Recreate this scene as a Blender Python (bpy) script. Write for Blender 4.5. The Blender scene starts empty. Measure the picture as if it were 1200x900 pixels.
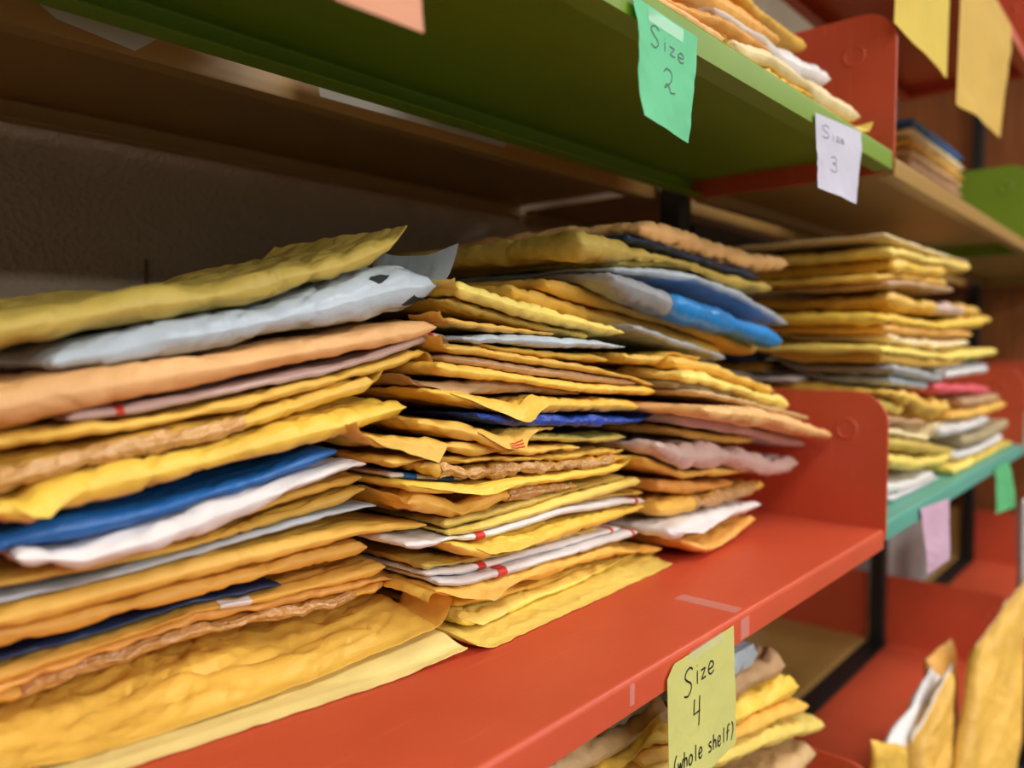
import bpy, math, random
import numpy as np
from mathutils import Vector

# ------------------------------------------------------------------ camera, light, exposure
F = 920.0                                   # focal length for a 1200 px wide frame
TH = math.atan(798 / F); PT = math.atan(44 / F)
sc = bpy.context.scene
cam = bpy.data.cameras.new('camera'); camo = bpy.data.objects.new('camera', cam)
sc.collection.objects.link(camo); sc.camera = camo
cam.sensor_width = 36; cam.lens = F / 1200 * 36
cam.clip_start = 0.01; cam.clip_end = 50
camo.rotation_euler = (math.pi / 2 - PT, 0, TH - math.pi / 2)
cam.dof.use_dof = True; cam.dof.focus_distance = 0.52; cam.dof.aperture_fstop = 3.7
w = bpy.data.worlds.new('world'); sc.world = w; w.use_nodes = True
w.node_tree.nodes['Background'].inputs[0].default_value = (1.0, .96, .9, 1)
w.node_tree.nodes['Background'].inputs[1].default_value = .3
sc.view_settings.view_transform = 'Standard'; sc.view_settings.look = 'None'
sc.view_settings.exposure = 0.1; sc.view_settings.gamma = 1
sc.view_settings.use_curve_mapping = False
LIGHTS = [(x, y, e) for y, e in ((-.75, 13), (-2.9, 43), (-5.2, 84)) for x in (-.9, 1.1, 3.1)]
for i, (lx, ly, e) in enumerate(LIGHTS):
    l = bpy.data.lights.new('ceiling_lamp_light', 'AREA'); l.shape = 'RECTANGLE'; l.size = 1.15; l.size_y = .5
    l.energy = e; l.color = (1, .98, .94)
    o = bpy.data.objects.new('ceiling_lamp_light', l); o.location = (lx, ly, 1.43); sc.collection.objects.link(o)

# ------------------------------------------------------------------ helpers
s_, c_ = math.sin(TH), math.cos(TH)
FW = np.array([c_ * math.cos(PT), s_ * math.cos(PT), -math.sin(PT)]); RT = np.array([s_, -c_, 0]); UP = np.cross(RT, FW)
def on_plane(x, y, Y0, k=0, xr=0):
    """where the line of sight through photo point (x,y) meets the upright plane Y = Y0 + k (X - xr)"""
    d = FW + RT * (x - 600) / F - UP * (y - 450) / F
    t = (Y0 - k * xr) / (d[1] - k * d[0])
    return d * t
C = sc.collection
def tag(o, label=None, cat=None, group=None, kind=None):
    if label: o['label'] = label
    if cat: o['category'] = cat
    if group: o['group'] = group
    if kind: o['kind'] = kind
    return o
def empty(name, loc):
    o = bpy.data.objects.new(name, None); o.location = loc; o.empty_display_size = .02; C.objects.link(o); return o
def mesh(name, verts, faces, m=None, parent=None, smooth=False, sharp=None):
    me = bpy.data.meshes.new(name); me.from_pydata([tuple(map(float, v)) for v in verts], [], faces); me.update()
    if m: me.materials.append(m)
    if smooth:
        me.polygons.foreach_set('use_smooth', [True] * len(me.polygons))
        if sharp: me.set_sharp_from_angle(angle=sharp)
    o = bpy.data.objects.new(name, me); C.objects.link(o)
    if parent:
        o.parent = parent
        o.matrix_parent_inverse = parent.matrix_basis.inverted() if parent.type != 'EMPTY' else parent.matrix_basis.inverted()
    return o
class MB:
    def __init__(s): s.v = []; s.f = []
    def box(s, x0, y0, z0, x1, y1, z1):
        n = len(s.v)
        s.v += [(x, y, z) for z in (z0, z1) for y in (y0, y1) for x in (x0, x1)]
        s.f += [tuple(n + i for i in q) for q in ((0, 2, 3, 1), (4, 5, 7, 6), (0, 1, 5, 4), (2, 6, 7, 3), (0, 4, 6, 2), (1, 3, 7, 5))]
        return s
    def prism_x(s, prof, x0, x1):               # closed profile of (y,z)
        n = len(s.v); k = len(prof)
        s.v += [(x0, y, z) for y, z in prof] + [(x1, y, z) for y, z in prof]
        s.f += [(n + i, n + (i + 1) % k, n + k + (i + 1) % k, n + k + i) for i in range(k)]
        s.f += [tuple(n + i for i in range(k))[::-1], tuple(n + k + i for i in range(k))]
        return s
    def cyl_x(s, y, z, r, x0, x1, n=32):
        return s.prism_x([(y + r * math.cos(2 * math.pi * i / n), z + r * math.sin(2 * math.pi * i / n)) for i in range(n)], x0, x1)
    def cyl_z(s, x, y, r, z0, z1, n=24):
        k = len(s.v)
        for z in (z0, z1): s.v += [(x + r * math.cos(2 * math.pi * i / n), y + r * math.sin(2 * math.pi * i / n), z) for i in range(n)]
        s.f += [(k + i, k + (i + 1) % n, k + n + (i + 1) % n, k + n + i) for i in range(n)]
        s.f += [tuple(k + i for i in range(n))[::-1], tuple(k + n + i for i in range(n))]
        return s
    def build(s, name, m, parent=None, smooth=False, bevel=0):
        o = mesh(name, s.v, s.f, m, parent, smooth, math.radians(40))
        if bevel:
            b = o.modifiers.new('b', 'BEVEL'); b.width = bevel; b.segments = 2; b.limit_method = 'ANGLE'
        return o

# ------------------------------------------------------------------ procedural materials
def lin(c):
    return tuple(((v / 255) / 12.92 if v / 255 <= .04045 else ((v / 255 + .055) / 1.055) ** 2.4) for v in c)
def node_mat(name, rgb, rough=.5, spec=.5, var=.06, crease=0., grain=0., crease_scale=28, mottling=.12, transl=0., metal=0, hue=.0, stretch=(1, 1, 1)):
    m = bpy.data.materials.new(name); m.use_nodes = True; nt = m.node_tree; N = nt.nodes; L = nt.links
    b = N['Principled BSDF']; col = lin(rgb)
    tc = N.new('ShaderNodeTexCoord'); mp = N.new('ShaderNodeMapping'); mp.inputs['Scale'].default_value = stretch
    L.new(tc.outputs['Object'], mp.inputs['Vector'])
    oi = N.new('ShaderNodeObjectInfo')
    sh = N.new('ShaderNodeVectorMath'); sh.operation = 'MULTIPLY_ADD'
    L.new(oi.outputs['Random'], sh.inputs[0]); sh.inputs[1].default_value = (7, 11, 5); L.new(mp.outputs[0], sh.inputs[2])
    vec = sh.outputs[0]
    n1 = N.new('ShaderNodeTexNoise'); n1.inputs['Scale'].default_value = 14; n1.inputs['Detail'].default_value = 5
    L.new(vec, n1.inputs['Vector'])
    r1 = N.new('ShaderNodeMapRange'); r1.inputs[1].default_value = .3; r1.inputs[2].default_value = .7
    r1.inputs[3].default_value = 1 - mottling; r1.inputs[4].default_value = 1 + mottling
    L.new(n1.outputs[0], r1.inputs[0])
    r2 = N.new('ShaderNodeMapRange'); r2.inputs[3].default_value = 1 - var; r2.inputs[4].default_value = 1 + var
    L.new(oi.outputs['Random'], r2.inputs[0])
    mu = N.new('ShaderNodeMath'); mu.operation = 'MULTIPLY'; L.new(r1.outputs[0], mu.inputs[0]); L.new(r2.outputs[0], mu.inputs[1])
    hs = N.new('ShaderNodeHueSaturation'); hs.inputs['Color'].default_value = (*col, 1); L.new(mu.outputs[0], hs.inputs['Value'])
    if hue:
        r3 = N.new('ShaderNodeMapRange'); r3.inputs[3].default_value = .5 - hue; r3.inputs[4].default_value = .5 + hue
        fr = N.new('ShaderNodeMath'); fr.operation = 'FRACT'
        m7 = N.new('ShaderNodeMath'); m7.operation = 'MULTIPLY'; m7.inputs[1].default_value = 17.3
        L.new(oi.outputs['Random'], m7.inputs[0]); L.new(m7.outputs[0], fr.inputs[0]); L.new(fr.outputs[0], r3.inputs[0])
        L.new(r3.outputs[0], hs.inputs['Hue'])
    L.new(hs.outputs[0], b.inputs['Base Color'])
    b.inputs['Roughness'].default_value = rough; b.inputs['Specular IOR Level'].default_value = spec; b.inputs['Metallic'].default_value = metal
    prev = None
    if crease:
        # folded-paper creases: two scales of voronoi ridges, warped
        wn = N.new('ShaderNodeTexNoise'); wn.inputs['Scale'].default_value = 9; wn.inputs['Detail'].default_value = 3; L.new(vec, wn.inputs['Vector'])
        wm = N.new('ShaderNodeVectorMath'); wm.operation = 'MULTIPLY_ADD'; wm.inputs[1].default_value = (.05, .05, .05)
        L.new(wn.outputs['Color'], wm.inputs[0]); L.new(vec, wm.inputs[2])
        for k, (scl, st) in enumerate(((crease_scale, 1.), (crease_scale * 2.7, .6), (0, .8))):
            bp = N.new('ShaderNodeBump'); bp.inputs['Strength'].default_value = min(1, crease * st); bp.inputs['Distance'].default_value = .007 / (1 + 1.6 * k)
            if scl:
                v = N.new('ShaderNodeTexVoronoi'); v.feature = 'F1'; v.inputs['Scale'].default_value = scl
                L.new(wm.outputs[0], v.inputs['Vector']); L.new(v.outputs['Distance'], bp.inputs['Height'])
            else:
                v = N.new('ShaderNodeTexNoise'); v.inputs['Scale'].default_value = crease_scale * .8; v.inputs['Detail'].default_value = 3; v.inputs['Distortion'].default_value = .6
                L.new(vec, v.inputs['Vector'])
                sb = N.new('ShaderNodeMath'); sb.operation = 'SUBTRACT'; sb.inputs[1].default_value = .5; L.new(v.outputs[0], sb.inputs[0])
                ab = N.new('ShaderNodeMath'); ab.operation = 'ABSOLUTE'; L.new(sb.outputs[0], ab.inputs[0])
                pw = N.new('ShaderNodeMath'); pw.operation = 'MINIMUM'; pw.inputs[1].default_value = .09; L.new(ab.outputs[0], pw.inputs[0])
                L.new(pw.outputs[0], bp.inputs['Height']); bp.inputs['Distance'].default_value = .012
            if prev: L.new(prev, bp.inputs['Normal'])
            prev = bp.outputs[0]
    if grain:
        g = N.new('ShaderNodeTexNoise'); g.inputs['Scale'].default_value = 500; g.inputs['Detail'].default_value = 2; L.new(mp.outputs[0], g.inputs['Vector'])
        bp = N.new('ShaderNodeBump'); bp.inputs['Strength'].default_value = grain; bp.inputs['Distance'].default_value = .0006
        L.new(g.outputs[0], bp.inputs['Height'])
        if prev: L.new(prev, bp.inputs['Normal'])
        prev = bp.outputs[0]
    if prev: L.new(prev, b.inputs['Normal'])
    if transl:
        tr = N.new('ShaderNodeBsdfTranslucent'); L.new(hs.outputs[0], tr.inputs['Color'])
        mx = N.new('ShaderNodeMixShader'); mx.inputs[0].default_value = transl
        L.new(b.outputs[0], mx.inputs[1]); L.new(tr.outputs[0], mx.inputs[2]); L.new(mx.outputs[0], N['Material Output'].inputs[0])
    return m
def paper(name, rgb, rough=.5, cr=.5, **k): return node_mat(name, rgb, rough, .45, crease=cr, grain=.25, hue=.006, **k)
M = {
 'gold': paper('golden_kraft_paper', (232, 184, 80)),
 'bright': paper('bright_yellow_kraft_paper', (247, 204, 82), .42),
 'yellow': paper('light_yellow_kraft_paper', (243, 215, 108)),
 'dull': paper('dull_mustard_paper', (206, 178, 86)),
 'orange': paper('orange_kraft_paper', (230, 168, 82)),
 'peach': paper('peach_kraft_paper', (240, 186, 122)),
 'tan': paper('tan_paper', (205, 168, 118)),
 'brown': paper('brown_paper', (188, 148, 108)),
 'pale': paper('pale_yellow_paper', (240, 222, 140), .6, .15),
 'cream': paper('cream_paper', (235, 215, 165), .6),
 'white': paper('white_poly', (228, 224, 224), .35, .3),
 'silver': paper('silver_grey_poly', (190, 202, 214), .28, .35),
 'grey': paper('grey_poly', (160, 162, 165), .35, .3),
 'pinkish': paper('pinkish_grey_poly', (214, 186, 178), .35, .3),
 'blue': paper('blue_poly', (28, 98, 172), .3, .35),
 'sky': paper('bright_blue_print', (32, 132, 216), .3, .35),
 'royal': paper('royal_blue_poly', (38, 78, 178), .35, .5, crease_scale=70),
 'navy': paper('navy_poly', (30, 55, 92), .4),
 'dark': node_mat('dark_tear', (40, 44, 48), .8, var=0),
 'pink': paper('pink_paper', (225, 90, 110)),
 'red': node_mat('red_ink', (208, 52, 40), .45),
 'bubble': node_mat('torn_bubble_lining', (208, 160, 100), .3, .7, crease=.5, crease_scale=110),
 'card': node_mat('grey_cardboard', (178, 160, 125), .8, .2, grain=.4),
}
def shelf_paint(name, rgb, rough=.36): return node_mat(name, rgb, rough, .5, var=0, mottling=.05, grain=.12)
P = {'red': shelf_paint('red_enamel', (206, 84, 54)), 'green': shelf_paint('green_enamel', (114, 146, 26), .5),
     'tan': shelf_paint('tan_enamel', (172, 134, 74)), 'teal': shelf_paint('teal_enamel', (92, 165, 150)),
     'black': shelf_paint('black_enamel', (26, 24, 24), .5)}
def scuffed_red():
    m = P['red']; nt = m.node_tree; N = nt.nodes; L = nt.links; b = N['Principled BSDF']
    tc = N.new('ShaderNodeTexCoord'); mp = N.new('ShaderNodeMapping'); mp.inputs['Scale'].default_value = (5, 60, 5); mp.inputs['Rotation'].default_value = (0, 0, .35)
    L.new(tc.outputs['Object'], mp.inputs[0])
    n = N.new('ShaderNodeTexNoise'); n.inputs['Scale'].default_value = 3; n.inputs['Detail'].default_value = 6; L.new(mp.outputs[0], n.inputs[0])
    r = N.new('ShaderNodeMapRange'); r.inputs[1].default_value = .62; r.inputs[2].default_value = .78; r.inputs[4].default_value = .35; L.new(n.outputs[0], r.inputs[0])
    src = b.inputs['Base Color'].links[0].from_socket
    mx = N.new('ShaderNodeMix'); mx.data_type = 'RGBA'; L.new(r.outputs[0], mx.inputs[0]); L.new(src, mx.inputs[6]); mx.inputs[7].default_value = (*lin((228, 128, 92)), 1)
    L.new(mx.outputs[2], b.inputs['Base Color'])
scuffed_red()
def wall_mat():
    return node_mat('painted_plaster', (172, 158, 138), .85, .2, var=0, mottling=.05, crease=.35, crease_scale=170, grain=.5)

# ------------------------------------------------------------------ the room
def struct(name, mb, m): return tag(mb.build(name, m), kind='structure')
RX0, RX1, RY0, RY1, RZ0, RZ1 = -3.2, 6.5, -6.4, .80, -1.25, 1.5
wm_ = wall_mat()
struct('floor', MB().box(RX0, RY0, RZ0 - .05, RX1, RY1, RZ0), node_mat('floor_tile', (66, 58, 50), .5, mottling=.15))
struct('ceiling', MB().box(RX0, RY0, RZ1, RX1, RY1, RZ1 + .05), node_mat('ceiling_paint', (225, 222, 214), .9))
struct('wall_back', MB().box(RX0, RY1, RZ0, RX1, RY1 + .06, RZ1), wm_)
struct('wall_front', MB().box(RX0, RY0 - .06, RZ0, RX1, RY0, RZ1), node_mat('painted_plaster_dark', (120, 112, 104), .85, .2, var=0))
struct('wall_left', MB().box(RX0 - .06, RY0, RZ0, RX0, RY1, RZ1), wm_)
struct('wall_right', MB().box(RX1, RY0, RZ0, RX1 + .06, RY1, RZ1), wm_)
lamp_m = bpy.data.materials.new('lamp_diffuser'); lamp_m.use_nodes = True
lb = lamp_m.node_tree.nodes['Principled BSDF']; lb.inputs['Emission Color'].default_value = (1, .97, .9, 1); lb.inputs['Emission Strength'].default_value = 3
for lx, ly, e in LIGHTS:
    lt = tag(empty('ceiling_light', (lx, ly, RZ1)), 'rectangular white ceiling light over the shelving aisle', 'ceiling light', 'ceiling lights over the aisle')
    f = MB()
    for q in ((-.6, -.28, .6, -.25), (-.6, .25, .6, .28), (-.6, -.25, -.58, .25), (.58, -.25, .6, .25)):
        f.box(lx + q[0], ly + q[1], RZ1 - .06, lx + q[2], ly + q[3], RZ1)
    f.build('frame', node_mat('lamp_frame', (230, 230, 228), .5), lt)
    MB().box(lx - .58, ly - .25, RZ1 - .03, lx + .58, ly + .25, RZ1 - .02).build('diffuser', lamp_m, lt)

# ------------------------------------------------------------------ shelving
T_ = .0016
def shelf_mb(x0, x1, yf, yb, zt, lip):
    """pressed steel pan shelf: rounded front and back lips with return flanges"""
    r = .004
    def arc(cy, cz, a0, a1, rr, n=5):
        return [(cy + rr * math.cos(a0 + (a1 - a0) * i / n), cz + rr * math.sin(a0 + (a1 - a0) * i / n)) for i in range(n + 1)]
    H = math.pi / 2
    outer = [(yf + .018, zt - lip), (yf, zt - lip)] + arc(yf + r, zt - r, 2 * H, H, r) + arc(yb - r, zt - r, H, 0, r) + [(yb, zt - lip), (yb - .018, zt - lip)]
    ri = r - T_
    inner = [(yb - .018, zt - lip + T_), (yb - T_, zt - lip + T_)] + arc(yb - r, zt - r, 0, H, ri) + arc(yf + r, zt - r, H, 2 * H, ri) + [(yf + T_, zt - lip + T_), (yf + .018, zt - lip + T_)]
    return MB().prism_x(outer + inner, x0, x1)
def bracket_mb(x, yf, yb, zt, up=.15, dn=.024, th=.003, rr=.036, rb=.02):
    pts = []
    z0, z1 = zt - dn, zt + up
    lo, hi = min(yf, yb), max(yf, yb); sgn = 1 if yf < yb else -1
    def P_(d, z): return (yf + sgn * d, z)
    D = abs(yb - yf)
    for i in range(9):
        a = math.pi + math.pi / 2 * i / 8; pts.append(P_(rb + rb * math.cos(a), z0 + rb + rb * math.sin(a)))
    pts += [P_(D, z0), P_(D, z1)]
    for i in range(11):
        a = math.pi / 2 + math.pi / 2 * i / 10; pts.append(P_(rr + rr * math.cos(a), z1 - rr + rr * math.sin(a)))
    if sgn < 0: pts = pts[::-1]
    return MB().prism_x(pts, x, x + th)
def ring_mb(x, y, z, R, r, flip=-1, n=40, k=10):
    mb = MB()
    for i in range(n):
        a = 2 * math.pi * i / n
        for j in range(k):
            b = 2 * math.pi * j / k
            rr = R + r * math.cos(b); mb.v.append((x + .5 * r * math.sin(b), y + rr * math.cos(a), z + rr * math.sin(a)))
    mb.f = [(i * k + j, ((i + 1) % n) * k + j, ((i + 1) % n) * k + (j + 1) % k, i * k + (j + 1) % k) for i in range(n) for j in range(k)]
    return mb
SH = []
def shelf(x0, x1, zt, paint, label, brackets=(), side='front', lip=.021, bpaint=None, up=.15):
    yf, yb = (.2495, .488) if side == 'front' else (.772, .534)
    r = tag(empty('metal_shelf', ((x0 + x1) / 2, (yf + yb) / 2, zt - lip)), label, 'shelf')
    a, b = min(yf, yb), max(yf, yb)
    shelf_mb(x0, x1, a, b, zt, lip).build('shelf_board', P[paint], r, True)
    for bx in brackets:
        br = bracket_mb(bx, yf - (.002 if side == 'front' else -.002), yb + (.004 if side == 'front' else -.004), zt, up).build('end_bracket', P[bpaint or paint], r, bevel=.0008)
        if bpaint and bpaint != paint: br['label'] = bpaint + ' end bracket'
        yy = yf + .042 if side == 'front' else yf - .042
        ring_mb(bx - .0002, yy, zt + up - .042, .0105, .0022).build('embossed_ring', P[bpaint or paint], br, True)
    return r
XE = .908
post_z = (RZ0, 1.35)
for i, x in enumerate((-.003, .9115, 1.829, 2.746)):
    pr = tag(empty('shelving_post', (x, .511, RZ0)), ['black upright steel post at the camera end of the shelving', 'black steel post behind the red shelf end bracket, topped in shadow under the green shelf',
        'black steel post left of the lowest red shelf, between red brackets', 'farthest black steel post of the shelving, beyond the teal shelf'][i], 'post')
    MB().box(x - .016, .4965, RZ0, x + .016, .5255, 1.35).build('upright', P['black'], pr, bevel=.002)
    MB().box(x - .03, .30, RZ0, x + .03, .72, RZ0 + .05).build('foot', P['black'], pr, bevel=.003)
for i, (a, b, z) in enumerate(((.93, 1.81, -.652), (1.848, 2.728, -.652), (.93, 1.81, .16), (.015, .893, -.25))):
    bm_ = tag(empty('shelving_crossbar', ((a + b) / 2, .511, z - .05)), ['black crossbar between the two lowest shelves at bottom right', 'far black crossbar at lower right', 'black crossbar in the dark above the far stack', 'black crossbar hidden behind the front stacks'][i], 'crossbar')
    MB().box(a, .492, z - .05, b, .53, z).build('bar', P['black'], bm_, bevel=.002)
ep = tag(empty('shelving_end_panel', (2.793, .511, RZ0)), 'brown wooden end panel closing the far end of the shelving', 'end panel')
MB().box(2.781, .235, RZ0, 2.805, .79, 1.35).build('panel', node_mat('brown_wood', (150, 88, 44), .55, .4, var=0, mottling=.2, stretch=(4, 4, .4)), ep, bevel=.002)
shelf(0, XE, -.2, 'red', 'red metal shelf holding the three big front stacks of mailers', (-.0002, XE))
shelf(0, XE, .21, 'green', 'green metal shelf above the stacks, with paper signs on its edge', (-.0002, XE), bpaint='red')
shelf(0, XE, .545, 'red', 'red metal shelf above the green shelf, out of view overhead', (-.0002, XE))
shelf(0, XE, -.62, 'red', 'lower red metal shelf under the mailers at bottom centre', (-.0002, XE))
shelf(.918, 1.825, -.193, 'teal', 'teal metal shelf under the farthest blurred stack of mailers', (1.822,), bpaint='red')
shelf(.918, 1.825, .205, 'tan', 'tan metal shelf above the farthest stack, green bracket at its end', (1.822,), bpaint='green')
shelf(.918, 1.825, .545, 'red', 'red metal shelf at top right with yellow papers hanging from it', (1.822,))
shelf(.918, 1.825, -.65, 'red', 'lowest red metal shelf at bottom right with standing mailers', (1.822,))
shelf(1.835, 2.742, -.193, 'teal', 'far teal metal shelf beyond the farthest stack', (2.739,), bpaint='red')
shelf(1.835, 2.742, .205, 'tan', 'far tan metal shelf beyond the green bracket', (2.739,))
shelf(1.835, 2.742, -.65, 'red', 'far lowest red metal shelf at the right frame edge', (2.739,))
shelf(0, XE, .212, 'tan', 'brown-shaded tan back shelf between green shelf and wall', (), 'back')
shelf(0, XE, -.2, 'tan', 'tan back shelf behind the left and middle stacks', (-.0002, XE), 'back')
shelf(.918, 1.825, .205, 'tan', 'tan back shelf behind the upper right shelf', (), 'back')
shelf(.918, 1.825, -.2, 'tan', 'tan back shelf behind the farthest stack', (1.822,), 'back', bpaint='red')
shelf(.918, 1.825, -.65, 'tan', 'low tan back shelf seen under the red shelf, right of the lower mailers', (1.822,), 'back', bpaint='red')
shelf(1.835, 2.742, .205, 'tan', 'far tan back shelf near the right frame edge', (2.739,), 'back', bpaint='red')
shelf(1.835, 2.742, -.2, 'tan', 'far tan back shelf level with the teal shelf', (2.739,), 'back', bpaint='red')
shelf(1.835, 2.742, -.65, 'tan', 'far low tan back shelf under the pink sign', (2.739,), 'back')

# ------------------------------------------------------------------ paper noise
rng = np.random.RandomState(7)
TAB = rng.rand(64, 64)
def vnoise(u, v, seed):
    r = np.random.RandomState(seed % 99991); ou, ov = r.rand(2) * 50
    u = u + ou; v = v + ov
    iu = np.floor(u).astype(int); iv = np.floor(v).astype(int); fu = u - iu; fv = v - iv
    fu = fu * fu * (3 - 2 * fu); fv = fv * fv * (3 - 2 * fv)
    g = lambda a, b: TAB[a % 64, b % 64]
    return ((g(iu, iv) * (1 - fu) + g(iu + 1, iv) * fu) * (1 - fv) + (g(iu, iv + 1) * (1 - fu) + g(iu + 1, iv + 1) * fu) * fv) * 2 - 1
def ridge(u, v, seed):
    return 1 - 2 * np.abs(vnoise(u, v, seed)) * 1.0
# height fields the stacks settle on
CELL = .003
class Field:
    def __init__(s, z0, x0=-.15, x1=2.0, y0=.15, y1=.85):
        s.x0, s.y0 = x0, y0; s.nx = int((x1 - x0) / CELL) + 2; s.ny = int((y1 - y0) / CELL) + 2
        s.h = np.full((s.nx, s.ny), z0 + .0006)
    def q(s, x, y):
        u = np.clip((x - s.x0) / CELL, 0, s.nx - 2); v = np.clip((y - s.y0) / CELL, 0, s.ny - 2)
        i = u.astype(int); j = v.astype(int)
        return np.maximum(np.maximum(s.h[i, j], s.h[i + 1, j]), np.maximum(s.h[i, j + 1], s.h[i + 1, j + 1]))
    def put(s, X, Y, Z):
        n, m = X.shape
        for a in np.linspace(0, 1, 4):
            for b in np.linspace(0, 1, 4):
                f = lambda A: (A[:-1, :-1] * (1 - a) + A[1:, :-1] * a) * (1 - b) + (A[:-1, 1:] * (1 - a) + A[1:, 1:] * a) * b
                u = np.clip(np.round((f(X) - s.x0) / CELL).astype(int), 0, s.nx - 1); v = np.clip(np.round((f(Y) - s.y0) / CELL).astype(int), 0, s.ny - 1)
                np.maximum.at(s.h, (u, v), f(Z) + .0003)
FD = {'main': Field(-.2), 'low': Field(-.62), 'up': Field(.21), 'far': Field(-.193), 'farup': Field(.205), 'back': Field(-.2)}

CAPS = {'main': .184, 'low': -.2225, 'up': .52, 'far': .181, 'farup': .5, 'back': .185}
def smooth_poly(pts, S):
    """resample a 3-D polyline, slightly rounded, at parameters S of its length"""
    pts = np.array(pts); d = np.r_[0, np.cumsum(np.linalg.norm(np.diff(pts, axis=0), axis=1))]; d /= d[-1]
    t = np.linspace(0, 1, 400); q = np.stack([np.interp(t, d, pts[:, k]) for k in range(3)], 1)
    k = 17; ker = np.hanning(k + 2)[1:-1]; ker /= ker.sum()
    pad = np.concatenate([2 * q[:1] - q[1:k // 2 + 1][::-1], q, 2 * q[-1:] - q[-k // 2:-1][::-1]])
    q = np.stack([np.convolve(pad[:, j], ker, 'valid')[:400] for j in range(3)], 1)
    return np.stack([np.interp(S, t, q[:, j]) for j in range(3)], 1)
SEED = [100]
def grid_faces(n, m, off, flip):
    f = []
    for i in range(n - 1):
        for j in range(m - 1):
            a = off + i * m + j; q = (a, a + m, a + m + 1, a + 1)
            f.append(q[::-1] if flip else q)
    return f
def shell(name, top, bot, mat, parent=None, smooth=True):
    n, m = top.shape[:2]
    v = np.concatenate([top.reshape(-1, 3), bot.reshape(-1, 3)]); o = n * m
    f = grid_faces(n, m, 0, False) + grid_faces(n, m, o, True)
    for i in range(n - 1):
        f.append((i * m, o + i * m, o + (i + 1) * m, (i + 1) * m)); a = i * m + m - 1
        f.append((a, a + m, o + a + m, o + a))
    for j in range(m - 1):
        f.append((j, j + 1, o + j + 1, o + j)); a = (n - 1) * m + j
        f.append((a, o + a, o + a + 1, a + 1))
    return mesh(name, v, f, M[mat] if isinstance(mat, str) else mat, parent, smooth, math.radians(75))
def mailer(field, name, label, mat, px, Y0, Tpx, depth=.15, k=0., xr=0., slope=0., dx=0., rough=1., edge='round', taper=(.035, .035),
           flap=None, bands=(), patches=(), group=None, cat='mailer', res=1., world=None, minT=.0012, T=None, torn=.3, lining=None, droop=None, stamp=None):
    SEED[0] += 13; sd = SEED[0]
    if world is not None: pts = [np.array(p, float) for p in world]
    else: pts = [on_plane(p[0], p[1], Y0 + (p[2] if len(p) > 2 else 0), k, xr) for p in px]
    L = sum(np.linalg.norm(pts[i + 1] - pts[i]) for i in range(len(pts) - 1))
    n = int(max(14, L / .0028 * res)); m = int(34 * min(1, .5 + res * .5)) if res >= .6 else 14
    S = np.linspace(0, 1, n); front = smooth_poly(pts, S)
    u = np.linspace(0, 1, m); tt = (.35 * u + .65 * u ** 2.6)
    if T is None:
        dist = float((np.array(pts).mean(0)) @ FW)
        Ts = Tpx if isinstance(Tpx, (list, tuple)) else [Tpx, Tpx]
        Tm = np.interp(S, np.linspace(0, 1, len(Ts)), Ts) * dist / F
    else: Tm = np.full(n, T)
    s2, t2 = np.meshgrid(S, tt, indexing='ij'); sL = s2 * L; tL = t2 * depth
    X = front[:, 0][:, None] + dx * tL; Y = front[:, 1][:, None] + tL
    wav = .0012 * rough * vnoise(sL * 22, tL * 8, sd + 1) * np.exp(-tL / .03)
    Y = Y + wav + torn * .0022 * vnoise(sL * 190, tL * 30, sd + 9) * np.exp(-tL / .006)
    mid = front[:, 2][:, None] + slope * tL
    mid = mid + rough * (.0011 * vnoise(sL * 24, tL * 20, sd + 2) + .00035 * vnoise(sL * 80, tL * 60, sd + 3)) + torn * .0016 * vnoise(sL * 120, tL * 90, sd + 10) * np.exp(-tL / .01)
    half = Tm[:, None] / 2
    wr = np.maximum(half * 1.15, .003)
    if edge == 'round': prof = np.sqrt(np.clip(1 - (1 - np.clip(tL / wr, 0, 1)) ** 2, 0, 1))
    elif edge == 'seam':
        q = np.clip((tL - .007) / (wr * 2.2), 0, 1); prof = np.sqrt(np.clip(1 - (1 - q) ** 2, 0, 1)) * .9 + .1 * np.clip(tL / .007, 0, 1)
    else: prof = np.clip(tL / .002, 0, 1) ** .5
    bk = np.clip((depth - tL) / .012, 0, 1) ** .5
    def end(q, wd): return np.sqrt(np.clip(1 - (1 - np.clip(q / max(wd, 1e-4), 0, 1)) ** 2, 0, 1))
    en = end(s2, taper[0]) * end(1 - s2, taper[1])
    puff = 1 + rough * (.22 * vnoise(sL * 30, tL * 25, sd + 4) + .10 * vnoise(sL * 75, tL * 60, sd + 5))
    h = half * prof * bk * (.32 + .68 * en) * puff
    # sharp crease network: facets, stronger near ends and front edge
    cr = np.minimum(np.abs(vnoise(sL * 55 + tL * 30, tL * 45 - sL * 12, sd + 6)), np.abs(vnoise(sL * 38 - tL * 40, tL * 50, sd + 7)))
    h = h - .0014 * rough * np.clip(.22 - cr, 0, 1) / .22 * np.clip(h / .003, 0, 1)
    # crisp folds: thin dents that cross the front edge, and a pleated fringe near the two ends
    fold = np.abs(vnoise(sL * 26 + 6 * vnoise(sL * 9, tL * 14, sd + 11), tL * 60, sd + 12))
    h = h * (1 - .30 * min(rough, 1.6) * np.clip(.10 - fold, 0, 1) / .10)
    pl = np.exp(-sL / .018) + np.exp(-(L - sL) / .018)
    mid = mid + .0011 * rough * pl * (np.abs(vnoise(sL * 120, tL * 90, sd + 14)) - .3)
    h = np.maximum(h, .0003)
    fd = FD[field]; H = fd.q(X, Y)
    # lower face drapes on what is under it
    lift = np.maximum(0, H + .0002 - (mid - h)); need = lift.copy()
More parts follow.
